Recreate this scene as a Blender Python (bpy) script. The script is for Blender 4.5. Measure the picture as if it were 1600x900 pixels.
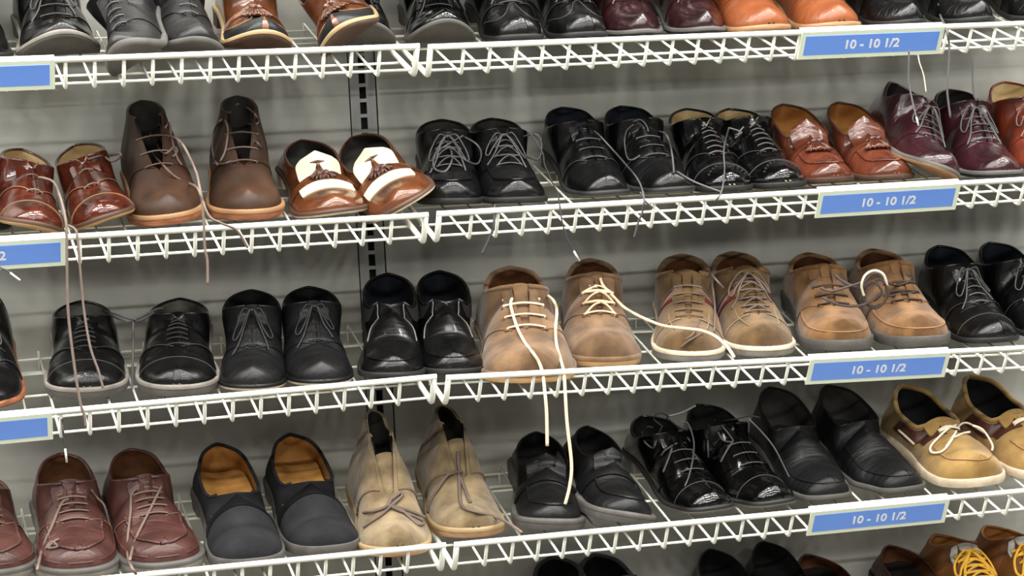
import bpy, bmesh, math, random
import numpy as np
from mathutils import Matrix, Vector
from mathutils.bvhtree import BVHTree
random.seed(7); np.random.seed(7)
for o in list(bpy.data.objects): bpy.data.objects.remove(o)
SC = bpy.context.scene; COL = SC.collection
# ------------------------------------------------------------------ camera
Z0 = 1.2                                   # height of the middle of the shelves above the floor
F = 4007.9; CX, CY = 801.06, 477.68        # focal length and principal point in pixels
RC = np.array([[0.9675983, -0.0510457, 0.2472808], [0.0671585, 0.9961034, -0.0571646], [-0.2433992, 0.0719194, 0.9672561]])
cv = lambda v: np.array([v[0], -v[2], v[1]])
AX = np.array([cv(r) for r in RC])         # camera right, up, back
CAM = cv(np.array([-0.555637, 0.277796, 3.498842])) + np.array([0, 0, Z0])
cd = bpy.data.cameras.new('camera'); cam = bpy.data.objects.new('camera', cd); COL.objects.link(cam)
cd.sensor_width = 36; cd.lens = F / 1600 * 36; cd.shift_x = -(CX - 800) / 1600; cd.shift_y = (CY - 450) / 1600
cd.clip_start = .05
M4 = Matrix([[*AX[:, 0]], [*AX[:, 1]], [*AX[:, 2]]]).to_4x4(); M4.translation = Vector(CAM)
cam.matrix_world = M4; SC.camera = cam
# ------------------------------------------------------------------ world, lamps, exposure
w = bpy.data.worlds.new('world'); SC.world = w; w.use_nodes = True
w.node_tree.nodes['Background'].inputs[0].default_value = (1, .99, .96, 1)
w.node_tree.nodes['Background'].inputs[1].default_value = .09
LX = (-2.6, -1.3, 0.0, 1.3, 2.6)
for yy, pw in ((-.28, 18), (-1.0, 15), (-2.2, 11), (-4.4, 30)):
    for xx in LX:
        for k in range(3):
            ld = bpy.data.lights.new('ceiling_lamp', 'AREA'); ld.shape = 'RECTANGLE'; ld.size = .2; ld.size_y = .2
            ld.energy = pw * .67; ld.color = (1, .985, .94)
            lo = bpy.data.objects.new('ceiling_lamp', ld); COL.objects.link(lo); lo.location = (xx + k * .42 - .42, yy, 3.05)
SC.view_settings.view_transform = 'Standard'; SC.view_settings.look = 'None'; SC.view_settings.gamma = 1
SC.view_settings.use_curve_mapping = False; SC.view_settings.exposure = .22

TAU, LAM, LIP, SS, HH = .2544, .9964, .0459, .0914, .233
PITCH = .0381
def at(px, py, Y):
    d = AX[0] * ((px - CX) / F) - AX[1] * ((py - CY) / F) - AX[2]
    return CAM + d * ((Y - CAM[1]) / d[1])
def ray(px, py):
    d = AX[0] * ((px - CX) / F) - AX[1] * ((py - CY) / F) - AX[2]
    return d / np.linalg.norm(d)
def proj(p):
    q = AX @ (np.asarray(p) - CAM); return CX - F * q[0] / q[2], CY + F * q[1] / q[2]

# ------------------------------------------------------------------ materials
def mat(name, col, rough=.5, metal=0, coat=0, var=.0, vscale=20, bump=0, bscale=300, sheen=0, crease=0, stretch=(1, 1, 1), col2=None, spec=.5):
    m = bpy.data.materials.get(name)
    if m: return m
    m = bpy.data.materials.new(name); m.use_nodes = True; nt = m.node_tree; b = nt.nodes['Principled BSDF']
    def lin(c): return tuple((x / 255 / 12.92 if x / 255 <= .04045 else ((x / 255 + .055) / 1.055) ** 2.4) for x in c)
    c = lin(col)
    b.inputs['Base Color'].default_value = (*c, 1); b.inputs['Roughness'].default_value = rough; b.inputs['Metallic'].default_value = metal
    b.inputs['Specular IOR Level'].default_value = spec
    b.inputs['Coat Weight'].default_value = coat; b.inputs['Coat Roughness'].default_value = .12
    b.inputs['Sheen Weight'].default_value = sheen
    if var or bump or crease:
        tc = nt.nodes.new('ShaderNodeTexCoord'); mp = nt.nodes.new('ShaderNodeMapping'); mp.inputs['Scale'].default_value = stretch
        nt.links.new(tc.outputs['Object'], mp.inputs['Vector'])
        if var:
            n = nt.nodes.new('ShaderNodeTexNoise'); n.inputs['Scale'].default_value = vscale; n.inputs['Detail'].default_value = 5
            nt.links.new(mp.outputs[0], n.inputs['Vector'])
            r = nt.nodes.new('ShaderNodeValToRGB'); r.color_ramp.elements[0].position = .3; r.color_ramp.elements[1].position = .72
            a = lin(col2) if col2 else tuple(x * (1 - var) for x in c)
            r.color_ramp.elements[0].color = (*a, 1); r.color_ramp.elements[1].color = (*(tuple(min(1, x * (1 + .35 * var)) for x in c)), 1)
            nt.links.new(n.outputs['Fac'], r.inputs[0]); nt.links.new(r.outputs[0], b.inputs['Base Color'])
        if bump or crease:
            bp = nt.nodes.new('ShaderNodeBump'); bp.inputs['Distance'].default_value = .001; bp.inputs['Strength'].default_value = 1
            n2 = nt.nodes.new('ShaderNodeTexNoise'); n2.inputs['Scale'].default_value = bscale; n2.inputs['Detail'].default_value = 4
            nt.links.new(mp.outputs[0], n2.inputs['Vector'])
            h = nt.nodes.new('ShaderNodeMath'); h.operation = 'MULTIPLY'; h.inputs[1].default_value = bump
            nt.links.new(n2.outputs['Fac'], h.inputs[0]); out = h.outputs[0]
            if crease:
                m2 = nt.nodes.new('ShaderNodeMapping'); m2.inputs['Scale'].default_value = (22, 95, 30)
                nt.links.new(tc.outputs['Object'], m2.inputs['Vector'])
                n3 = nt.nodes.new('ShaderNodeTexNoise'); n3.inputs['Scale'].default_value = 1; n3.inputs['Detail'].default_value = 3; n3.inputs['Distortion'].default_value = .6
                nt.links.new(m2.outputs[0], n3.inputs['Vector'])
                k = nt.nodes.new('ShaderNodeMath'); k.operation = 'MULTIPLY_ADD'; k.inputs[1].default_value = crease
                nt.links.new(n3.outputs['Fac'], k.inputs[0]); nt.links.new(out, k.inputs[2]); out = k.outputs[0]
            nt.links.new(out, bp.inputs['Height']); nt.links.new(bp.outputs[0], b.inputs['Normal'])
    return m
def leather(name, col, rough=.3, coat=.3, **k):
    k.setdefault('var', .3); k.setdefault('bump', .18); k.setdefault('bscale', 260); k.setdefault('crease', 1.6); k.setdefault('vscale', 25)
    return mat(name, col, rough, coat=coat, **k)
def suede(name, col, **k):
    k.setdefault('var', .35); k.setdefault('bump', .7); k.setdefault('bscale', 420); k.setdefault('vscale', 32); k.setdefault('crease', 1.5); k.setdefault('sheen', .25)
    return mat(name, col, .92, spec=.25, **k)
WIRE = mat('white_epoxy', (226, 226, 214), .35, bump=.05, bscale=120)
BLK = leather('black_leather', (7, 7, 8), .30, .22, spec=.38)
BLKG = leather('black_polished_leather', (5, 5, 6), .15, .5, spec=.4, crease=.9)
BLKM = leather('black_matt_leather', (11, 11, 13), .45, .04, spec=.4)
BLKS = mat('black_nubuck', (36, 36, 39), .9, var=.4, vscale=30, bump=.6, bscale=300, crease=1.5, spec=.25)
GRYU = leather('charcoal_leather', (50, 50, 50), .5, .05)
BRN = leather('chestnut_polished_leather', (82, 33, 19), .18, .5, col2=(40, 15, 11), crease=.3, bump=.08)
TASS = leather('cognac_leather', (98, 50, 32), .24, .45, col2=(70, 30, 18))
BOOT = leather('waxed_brown_leather', (64, 39, 22), .5, .0, col2=(28, 17, 10), vscale=14, crease=.5)
SPEC = leather('saddle_brown_leather', (100, 55, 28), .24, .4, col2=(56, 28, 14), crease=.5)
CRM = leather('cream_leather', (232, 222, 190), .5, .05, var=.1)
BURG = leather('burgundy_leather', (50, 20, 26), .25, .4, col2=(30, 10, 14))
BURD = leather('dark_burgundy_leather', (48, 20, 22), .25, .45, col2=(24, 10, 12))
REDB = leather('red_brown_leather', (112, 46, 26), .33, .2, col2=(62, 22, 14))
MOC = leather('oxblood_grain_leather', (80, 49, 43), .42, .15, col2=(58, 28, 25), crease=2)
TANL = leather('tan_leather', (130, 72, 38), .42, .15, col2=(122, 62, 30))
SUE = suede('tan_suede', (122, 94, 66), col2=(84, 62, 42))
SNK = suede('olive_tan_suede', (118, 91, 56), col2=(76, 57, 34))
CAML = suede('camel_nubuck', (138, 101, 62), col2=(92, 63, 36))
BEI = suede('beige_suede', (142, 123, 93), col2=(98, 82, 58))
BOAT = suede('sand_nubuck', (154, 123, 70), col2=(122, 94, 48), crease=.6)
BOATD = leather('chocolate_leather', (74, 38, 28), .45, .1)
ANK = leather('hazel_leather', (120, 74, 34), .5, .1)
LBLK = mat('black_lining', (14, 14, 15), .8, var=.2, vscale=40)
LNAV = mat('dark_blue_lining', (20, 26, 36), .7, var=.3, vscale=30)
LGRY = mat('grey_lining', (120, 118, 112), .8, var=.3, vscale=40)
LCHA = mat('charcoal_lining', (58, 56, 52), .75, var=.35, vscale=30)
LTAN = mat('tan_lining', (206, 152, 82), .55, var=.4, vscale=22, col2=(128, 84, 38), bump=.5, bscale=60)
LBRN = mat('brown_lining', (110, 66, 34), .6, var=.5, vscale=22, col2=(60, 34, 18))
LCRM = mat('cream_lining', (206, 184, 140), .6, var=.25, vscale=30)
SBLK = mat('black_sole', (30, 30, 30), .55, bump=.3, bscale=200, var=.3, vscale=60)
SGRY = mat('grey_rubber_sole', (84, 81, 77), .7, bump=.3, bscale=200, var=.25, vscale=50)
SGRL = mat('light_grey_sole', (126, 120, 112), .7, bump=.3, bscale=200, var=.3, vscale=50)
STAN = mat('tan_sole', (168, 128, 92), .6, var=.35, vscale=50, stretch=(1, 1, 6))
SORG = mat('orange_brown_sole', (160, 100, 66), .5, var=.4, vscale=40, stretch=(1, 1, 8), col2=(104, 60, 38))
SCRM = mat('cream_sole', (214, 196, 170), .6, var=.3, vscale=50)
SBRN = mat('brown_sole', (74, 50, 36), .55, var=.3, vscale=60)
SGUM = mat('gum_sole', (176, 138, 94), .6, var=.2, vscale=50)
KBLK = mat('black_cord', (40, 40, 42), .6, bump=.8, bscale=900)
KGRY = mat('charcoal_cord', (78, 76, 76), .6, bump=.8, bscale=900)
KBRN = mat('taupe_cord', (112, 94, 84), .7, bump=.8, bscale=900)
KDBR = mat('dark_brown_cord', (70, 58, 54), .7, bump=.8, bscale=900)
KCRM = mat('cream_cord', (232, 204, 168), .7, bump=.8, bscale=900)
KWHT = mat('white_cord', (226, 214, 190), .7, bump=.8, bscale=900)
KYEL = mat('yellow_cord', (222, 170, 52), .7, bump=.8, bscale=900)
KTIP = mat('clear_tip', (190, 186, 178), .25)
KRED = mat('dark_red_stripe', (92, 26, 28), .6, var=.3)
KPIN = mat('mauve_cord', (104, 89, 80), .7, bump=.8, bscale=900)
METL = mat('steel_ring', (160, 155, 145), .3, metal=1)
GFAB = mat('grey_tongue_fabric', (168, 166, 162), .8, bump=.6, bscale=500)

# ------------------------------------------------------------------ mesh helpers
def obj(name, V, Fc, m, parent=None, smooth=True, merge=0, sharp=None):
    me = bpy.data.meshes.new(name); me.from_pydata([tuple(v) for v in V], [], [tuple(f) for f in Fc])
    if merge:
        b = bmesh.new(); b.from_mesh(me); bmesh.ops.remove_doubles(b, verts=b.verts, dist=merge)
        bmesh.ops.recalc_face_normals(b, faces=b.faces); b.to_mesh(me); b.free()
    if smooth:
        me.polygons.foreach_set('use_smooth', [True] * len(me.polygons))
        if sharp: me.set_sharp_from_angle(angle=sharp)
    me.materials.append(m); o = bpy.data.objects.new(name, me); COL.objects.link(o)
    if parent: o.parent = parent
    return o
def empty(name, label, cat, group=None, loc=(0, 0, 0)):
    o = bpy.data.objects.new(name, None); COL.objects.link(o); o.location = loc; o.empty_display_size = .05
    tag(o, label, cat, group); return o
def tag(o, label, cat, group=None):
    o['label'] = label; o['category'] = cat
    if group: o['group'] = group
class MB:
    def __init__(s): s.V = []; s.F = []; s.n = 0
    def add(s, V, Fc):
        V = [tuple(v) for v in V]; s.V += V; s.F += [tuple(i + s.n for i in f) for f in Fc]; s.n += len(V); return s
    def grid(s, P, closed=False):
        n, m = P.shape[:2]; f = []
        for i in range(n if closed else n - 1):
            for j in range(m - 1):
                a = i * m + j; b = ((i + 1) % n) * m + j; f.append((a, b, b + 1, a + 1))
        return s.add(P.reshape(-1, 3), f)
    def box(s, c, d):
        x, y, z = [k / 2 for k in d]; V = [(c[0] + i * x, c[1] + j * y, c[2] + k * z) for i in (-1, 1) for j in (-1, 1) for k in (-1, 1)]
        return s.add(V, [(0, 1, 3, 2), (4, 6, 7, 5), (0, 4, 5, 1), (2, 3, 7, 6), (0, 2, 6, 4), (1, 5, 7, 3)])
    def tube(s, P, r, k=6, flat=1.0, closed=False):
        P = np.asarray(P, float); n = len(P)
        T = np.gradient(P, axis=0) if not closed else np.roll(P, -1, 0) - np.roll(P, 1, 0)
        T /= np.linalg.norm(T, axis=1)[:, None] + 1e-12
        u = np.cross(T[0], (0, 0, 1.)); 
        if np.linalg.norm(u) < .1: u = np.cross(T[0], (0, 1., 0))
        R = np.broadcast_to(np.asarray(r, float), (n,)); rings = []
        for i in range(n):
            u = u - T[i] * (u @ T[i]); u /= np.linalg.norm(u) + 1e-12; v = np.cross(T[i], u)
            a = np.arange(k) / k * 2 * math.pi
            rings.append(P[i] + R[i] * (np.cos(a)[:, None] * u + flat * np.sin(a)[:, None] * v))
        f = []
        for i in range(n if closed else n - 1):
            q = ((i + 1) % n) * k
            for j in range(k): f.append((i * k + j, i * k + (j + 1) % k, q + (j + 1) % k, q + j))
        if not closed: f += [tuple(range(k))[::-1], tuple((n - 1) * k + j for j in range(k))]
        return s.add(np.concatenate(rings), f)
    def build(s, name, m, parent=None, **k): return obj(name, s.V, s.F, m, parent, **k)
def smooth_path(P, n=8, closed=False):
    P = np.asarray(P, float); m = len(P); out = []
    for i in range(m if closed else m - 1):
        g = (lambda k: P[k % m]) if closed else (lambda k: P[min(max(k, 0), m - 1)])
        a, b, c, d = g(i - 1), g(i), g(i + 1), g(i + 2)
        for t in np.arange(n) / n:
            out.append(.5 * (2 * b + (c - a) * t + (2 * a - 5 * b + 4 * c - d) * t * t + (3 * b - a - 3 * c + d) * t ** 3))
    if not closed: out.append(P[-1])
    return np.array(out)
def sst(a, b, x): t = np.clip((np.asarray(x, float) - a) / (b - a), 0, 1); return t * t * (3 - 2 * t)
def herm(x, xs, ys):
    xs = np.asarray(xs, float); ys = np.asarray(ys, float); d = np.diff(ys) / np.diff(xs); m = np.zeros(len(xs)); m[0] = d[0]; m[-1] = d[-1]
    for i in range(1, len(xs) - 1): m[i] = 0 if d[i - 1] * d[i] <= 0 else 2 * d[i - 1] * d[i] / (d[i - 1] + d[i])
    x = np.clip(x, xs[0], xs[-1]); i = np.clip(np.searchsorted(xs, x) - 1, 0, len(xs) - 2); h = xs[i + 1] - xs[i]; t = (x - xs[i]) / h
    return ys[i] * (2 * t ** 3 - 3 * t * t + 1) + ys[i + 1] * (3 * t * t - 2 * t ** 3) + h * (m[i] * (t ** 3 - 2 * t * t + t) + m[i + 1] * (t ** 3 - t * t))
# ================================================================== the setting
WY = .366
wall_m = mat('wall_laminate', (178, 178, 170), .34, metal=.12, var=.16, vscale=1, stretch=(2.2, 1, 34), bump=.25, bscale=1)
b_ = wall_m.node_tree.nodes['Principled BSDF']; b_.inputs['Anisotropic'].default_value = .9; b_.inputs['Anisotropic Rotation'].default_value = 0
tn = wall_m.node_tree.nodes.new('ShaderNodeTangent'); tn.direction_type = 'RADIAL'; tn.axis = 'Z'; wall_m.node_tree.links.new(tn.outputs[0], b_.inputs['Tangent'])
floor_m = mat('floor_tile', (84, 80, 74), .5, var=.12, vscale=3)
def slab(name, x0, x1, y, z0, z1, th, m, kind=True, parent=None):
    o = MB().box(((x0 + x1) / 2, y + th / 2, (z0 + z1) / 2), (x1 - x0, th, z1 - z0)).build(name, m, parent, smooth=False)
    if kind and not parent: o['kind'] = 'structure'
    return o
# the standard stands in a recess between two wall panels
def stx(z): return .1985
SX = .1985
wl = slab('wall_left', -2.6, SX - .0219, WY, 0, 3.1, .02, wall_m); wr = slab('wall_right', SX + .0219, 3.0, WY, 0, 3.1, .02, wall_m)
slab('wall_back', -2.6, 3.0, WY + .03, 0, 3.1, .02, mat('dark_gap', (26, 26, 25), .8))
fl = MB().box((.2, -2.2, -.01), (5.6, 5.3, .02)).build('floor', floor_m, smooth=False); fl['kind'] = 'structure'
STD = mat('standard_steel', (150, 151, 148), .42, metal=.35, var=.1, vscale=6)
DRK = mat('slot_shadow', (8, 8, 8), .9)
st = empty('slotted_standard', 'grey slotted steel upright running up the wall between the shelf bays', 'upright', loc=(SX, WY, .3))
for s_ in (-1, 1):
    MB().box((s_ * .0125, .004, .75), (.0145, .006, 1.9)).build('flange', STD, st, smooth=False)
    MB().box((s_ * .021, .006, .75), (.0014, .008, 1.9)).build('seam_strip', DRK, st, smooth=False)
MB().box((0, .013, .75), (.012, .004, 1.9)).build('backing', DRK, st, smooth=False)
for k in range(-12, 52):
    MB().box((0, .0045, .75 + (k - 14) * .0233 + .004), (.0112, .0055, .0055)).build('slot_bar', STD, st, smooth=False)

# ---- wire shelves
DK = np.array([0, math.cos(TAU), math.sin(TAU)]); LP = np.array([0, -math.cos(LAM), math.sin(LAM)])
DLEN = (WY - .012) / math.cos(TAU)
OFF = [[-.2784, .2681], [-.2741, .2671], [-.2747 - .0381 * 1.0205, .2678], [-.276, .2644], [-.276, .266]]
DY = [[.0015, -.0041], [-.0022, -.0012], [-.0020, -.0009], [-.001, .0016], [0, 0]]
SL = [[-.0061, -.0040], [.0012, -.0014], [.0159, -.0237], [.006, .0026], [0, 0]]
E0, E1 = .2047, .2170
ROWN = ['top', 'second', 'third', 'fourth', 'fifth', 'added overhead for shade']  # the overhead shelf is unseen, added with its shoes to shade the top row
def shelf_z(r, X, b=None):
    if b is None: b = 0 if X < (E0 + E1) / 2 else 1
    return Z0 + (1.5 - r) * HH + DY[r][b] + SL[r][b] * (X - (-.3 if b == 0 else .4))
RB = .006
def arc_corner(p0, c, p1, r, n=4):
    a = (p0 - c) / np.linalg.norm(p0 - c); d = (p1 - c) / np.linalg.norm(p1 - c)
    A = c + a * r; B = c + d * r; t = np.linspace(0, 1, n)[:, None]
    return (1 - t) ** 2 * A + 2 * t * (1 - t) * c + t * t * B
cw_cache = {}
for r in range(-1, 5):
    for b in range(2):
        pitch = PITCH * (1.0205 if b == 0 else 1)
        x0 = E0 if b == 0 else E1; sgn = -1 if b == 0 else 1
        sh = empty('wire_shelf', 'white wire shoe shelf, %s in the stack, in the %s bay' % (ROWN[r], 'left' if b == 0 else 'right'), 'shelf', 'wire shelves', (x0, 0, shelf_z(r, x0, b)))
        sh.rotation_euler.y = -math.atan(SL[r][b])
        xs = [OFF[r][b] + i * pitch for i in (range(-9, 13) if b == 0 else range(0, 31))]
        xs = [x for x in xs if (x < E0 - .02 if b == 0 else x > E1 + .02)]
        far = min(xs) - .02 if b == 0 else max(xs) + .02
        for x in xs:
            if 'w' not in cw_cache:
                top = LP * LIP; c = np.zeros(3); tip = DK * DLEN; dn = tip + np.array([0, .001, -.034])
                P = np.concatenate([[top], arc_corner(top, c, tip, RB, 5), arc_corner(c, tip, dn, .006, 4), [dn]])
                o = MB().tube(P, [.0026] * 4 + [.0021] * 2 + [.0015] * (len(P) - 6), 6).build('cross_wire', WIRE, sh); cw_cache['w'] = o.data
            else:
                o = bpy.data.objects.new('cross_wire', cw_cache['w']); COL.objects.link(o); o.parent = sh
            o.location = (x - x0, 0, 0)
        xa, xb = (far - x0, 0) if b == 0 else (0, far - x0)
        def rod(name, p, rad, k=8):
            P = np.array([[xa, 0, 0], [xb, 0, 0]]) + p
            return MB().tube(P, rad, k).build(name, WIRE, sh)
        nrm = np.array([0, -math.sin(TAU), math.cos(TAU)])
        rod('top_rail', LP * LIP, .0042, 10)
        rod('bottom_rail', LP * .0075 + DK * .003 + np.array([0, .0025, 0]), .0019)
        for k in range(1, 4): rod('deck_wire', DK * SS * k - nrm * .0036, .0019)
        rod('back_wire', DK * DLEN + np.array([0, -.0042, -.012]), .0016); rod('back_wire', DK * DLEN + np.array([0, -.0042, -.032]), .0024)
        # the heavier end frame of the bay
        c = np.zeros(3); top = LP * LIP; tip = DK * DLEN * .985
        P = np.concatenate([[top], arc_corner(top, c, tip, .008, 5), [tip]]) + np.array([-sgn * -.0035, 0, 0])
        MB().tube(P, [.0042] * 6 + [.003], 8).build('end_frame', WIRE, sh)

# ---- size labels
BLUE = mat('label_blue', (112, 162, 255), .4, var=.06, vscale=8, coat=.5)
LEDG = mat('label_edge', (238, 248, 224), .35, coat=.4)
TXT = mat('label_white', (244, 246, 250), .45)
CLR = mat('label_plastic', (196, 200, 190), .2, coat=.5)
def text_mesh(s, size, m, parent):
    cu = bpy.data.curves.new('size_text', 'FONT'); cu.body = s; cu.size = size; cu.extrude = .0002; cu.align_x = 'CENTER'; cu.align_y = 'CENTER'
    cu.offset = .0005; cu.space_character = 1.0
    o = bpy.data.objects.new('size_text', cu); COL.objects.link(o); dg = bpy.context.evaluated_depsgraph_get()
    me = bpy.data.meshes.new_from_object(o.evaluated_get(dg)); bpy.data.objects.remove(o); me.materials.clear(); me.materials.append(m)
    q = bpy.data.objects.new('size_text', me); COL.objects.link(q); q.parent = parent; return q
def size_label(r, b, xl, xr, tx, label):
    z = shelf_z(r, (xl + xr) / 2, b); wd = xr - xl; hgt = .0455
    e = empty('size_label', label, 'label', 'blue shelf size labels', ((xl + xr) / 2, 0, z)); e.rotation_euler.y = -math.atan(SL[r][b])
    # label frame: u along the shelf, v up the lip, n out of the lip
    n = np.array([0, -math.sin(LAM), -math.cos(LAM)])
    mid = LP * (LIP + .0042 - hgt / 2) + n * .0062
    rot = Matrix([[1, 0, 0], [0, LP[1], n[1]], [0, LP[2], n[2]]]).to_4x4()
    # tilt a little towards the vertical, hooked over the rail
    def put(o, dn): o.matrix_local = Matrix.Translation(Vector(mid + n * dn)) @ rot
    o = MB().box((0, 0, 0), (wd, hgt, .002)).build('holder', LEDG, e, smooth=False); put(o, 0)
    o = MB().box((0, 0, 0), (wd - .014, hgt - .014, .0008)).build('card', BLUE, e, smooth=False); put(o, .0012)
    o = MB().box((0, hgt / 2 - .001, -.006), (wd, .0016, .013)).build('clip_lip', CLR, e, smooth=False); put(o, 0)
    o = text_mesh('10 - 10 1/2', .0195, TXT, e); o.matrix_local = Matrix.Translation(Vector(mid + n * .0018)) @ rot @ Matrix.Translation((tx, -.001, 0))
def lx(px, r, b):                     # where a pixel column meets the lip of a shelf
    x = .4
    for _ in range(6):
        q = np.array([x, 0, shelf_z(r, x, b)]) + LP * .025; x += (px - proj(q)[0]) / 1130
    return x
for r, (a, c_, t) in enumerate(((1247, 1469, 0), (1274, 1494, 0), (1259, 1477, 0), (1261, 1477, 0))):
    xl, xr = lx(a, r, 1), lx(c_, r, 1)
    size_label(r, 1, xl, xr, .0, 'blue size label with full white sizes on the %s shelf, right bay' % ROWN[r])
for r, c_ in enumerate((85, 102, 82)):
    xr = lx(c_, r, 0); size_label(r, 0, xr - .205, xr, -.0195, 'blue size label cut by the left frame edge, %s shelf' % ROWN[r])
# ================================================================== shoe maker
N, M = 65, 15
DEF = dict(L=.272, W=.106, ht=.027, hv=.042, hF=.071, hS=.042, hH=.052, sv=.69, sth=.43, gap=0., gapt=0., wo=.042, sh0=.012,
           toe='round', st=.008, hh=.017, ts=.014, welt=.004, hand=1, pinch=0., blunt=2.5, crease=.0017,
           upper=BLK, lining=LBLK, insole=LBLK, sole=SBLK, heelm=None, weltm=None, rim=.0022, rimm=None, lace=None, lr=.0013)
TOES = dict(boot=(.74, 2.1, .97, .97), round=(.80, 2.2, 1, 1), square=(.93, 3.2, .93, .93), wide=(.78, 2.6, 1.02, 1.05), pointed=(.70, 1.9, .96, .96), chisel=(.90, 2.6, .84, .9))
class Shoe:
    def __init__(s, P):
        p = dict(DEF); p.update(P); s.p = p; L, W = p['L'], p['W']; s.L = L
        u = np.linspace(0, 1, N); S = .5 * (1 - np.cos(math.pi * u)); s.S = S
        st_, n_, k1, k2 = TOES[p['toe']]
        lat = herm(S, (0, .12, .3, .45, .62, .72, .84, 1), np.array((.37, .405, .41, .44, .495, .5, .46 * k1, .38 * k1)) * W)
        med = herm(S, (0, .12, .3, .42, .6, .72, .84, 1), np.array((.37, .395, .375, .375, .45, .49, .47 * k2, .40 * k2)) * W)
        hr = np.sqrt(np.clip(1 - (np.clip(.11 - S, 0, 1) / .11) ** 2, 0, 1)); tr = np.clip(1 - (np.clip(S - st_, 0, 1) / (1 - st_)) ** n_, 0, 1) ** (1 / n_)
        s.hw = {p['hand']: lat * hr * tr, -p['hand']: med * hr * tr}
        s.zS = p['st'] + p['hh'] * (1 - sst(.2, .58, S)) + p['ts'] * np.clip((S - .70) / .30, 0, 1) ** 1.8
        sv, sth, sT = p['sv'], p['sth'], .925 if p['toe'] != 'square' else .955
        rid = lambda x: herm(x, (sth, sv, (sv * .45 + sT * .55), sT), (p['hF'], p['hv'], p['ht'] + .004, p['ht']))
        G = {}; s.rid = rid
        for sd in (-1, 1):
            B = np.stack([sd * s.hw[sd], -S * L, s.zS], 1); C = np.zeros_like(B)
            for i, x in enumerate(S):
                if x >= sth:
                    y = x if x <= sv else sv + (x - sv) * (sT - sv) / (1 - sv)
                    g = p['gap'] + (p['gapt'] - p['gap']) * np.clip((sv - x) / max(sv - sth, .01), 0, 1) if x < sv else p['gap'] * max(0, 1 - (x - sv) / .03)
                    C[i] = (sd * g, -y * L, np.interp(y, S, s.zS) + rid(y))
                else:
                    a = x / sth; y = p['sh0'] + a * (sth - p['sh0']); q = 2 * a ** 1.45 - 1
                    wd = p['wo'] * max(0, 1 - abs(q) ** (p['blunt'] if q > 0 else 2.5)) ** .5
                    if a > .5: wd = max(wd, p['gapt'])
                    bl = p['blunt'] > 3; z = herm(np.array([a]), (0, .18, .55, .92 if bl else .85, 1), (p['hH'], p['hH'] * .93 + p['hS'] * .07, p['hS'], max(p['hS'] * .9, p['hF'] * .74) if bl else p['hS'] * .45 + p['hF'] * .55, p['hF']))[0]
                    C[i] = (sd * (wd * (1 - p['pinch'] * math.sin(math.pi * a))), -y * L, np.interp(x * .9, S, s.zS) + z)
            h = (C - B)[:, 2:3] * np.array([[0, 0, 1.]]); D = (B - C) * np.array([[1, 1, 0.]]); m = (1 - sst(sth - .02, sth + .12, S))[:, None]
            out = np.stack([sd * np.ones(N), np.zeros(N), np.zeros(N)], 1); out[S < .12] = np.stack([sd * (S / .12), (1 - S / .12), 0 * S], 1)[S < .12]
            P1 = B + h * (.54 * (1 - m) + .4 * m) + out * .004 * m; P2 = C + D * (.5 * (1 - m) + .12 * m) - h * .33 * m + out * (.002 * m)
            v = np.linspace(0, 1, M)[None, :, None]; b_, c_ = B[:, None], C[:, None]; p1, p2 = P1[:, None], P2[:, None]
            g = (1 - v) ** 3 * b_ + 3 * v * (1 - v) ** 2 * p1 + 3 * v * v * (1 - v) * p2 + v ** 3 * c_
            G[sd] = g
        s.G = G; s.Nn = {}
        for sd in (-1, 1):
            g = G[sd]; n = np.cross(np.gradient(g, axis=0), np.gradient(g, axis=1)); n /= np.linalg.norm(n, axis=2)[..., None] + 1e-12
            ax = np.stack([0 * g[..., 0], g[..., 1], g[:, :1, 2] + .25 * (g[:, -1:, 2] - g[:, :1, 2]) + 0 * g[..., 2]], 2)
            n *= np.where((n * (g - ax)).sum(2) < 0, -1, 1)[..., None]
            n[0] = (0, 1, 0); n[-1] = (0, -1, .2); c = (np.abs(g[:, -1, 0]) < 1e-6) & (S > sth); n[c, -1, 0] = 0
            s.Nn[sd] = n / (np.linalg.norm(n, axis=2)[..., None] + 1e-12)
        if p['crease']:
            for sd in (-1, 1):
                vv = np.linspace(0, 1, M)[None]; k = sst(.3, .6, vv) * (np.exp(-((S - .72) / .055) ** 2))[:, None]
                ph = 5 * random.random(); d = -np.abs(np.sin((S[:, None] - .012 * vv * vv) * 105 + (2.0 if sd > 0 else 2.15))) ** 1 * p['crease'] * k * 1.6
                G[sd] += s.Nn[sd] * d[..., None]
    def at(s, sd, x, v, off=0.):
        sd, x, v, off = np.broadcast_arrays(sd, x, v, off); fi = np.interp(x, s.S, np.arange(N)); fj = np.clip(v, 0, 1) * (M - 1)
        i = np.clip(fi.astype(int), 0, N - 2); j = np.clip(fj.astype(int), 0, M - 2); a = (fi - i)[..., None]; b = (fj - j)[..., None]
        def lk(A): return {k: A[k][i, j] * (1 - a) * (1 - b) + A[k][i + 1, j] * a * (1 - b) + A[k][i, j + 1] * (1 - a) * b + A[k][i + 1, j + 1] * a * b for k in (-1, 1)}
        g, n = lk(s.G), lk(s.Nn); c = (sd > 0)[..., None]
        return np.where(c, g[1] + n[1] * off[..., None], g[-1] + n[-1] * off[..., None])
    def part(s, name, mb, m, parent=None, **k): return mb.build(name, m, parent or s.root, **k)
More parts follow.
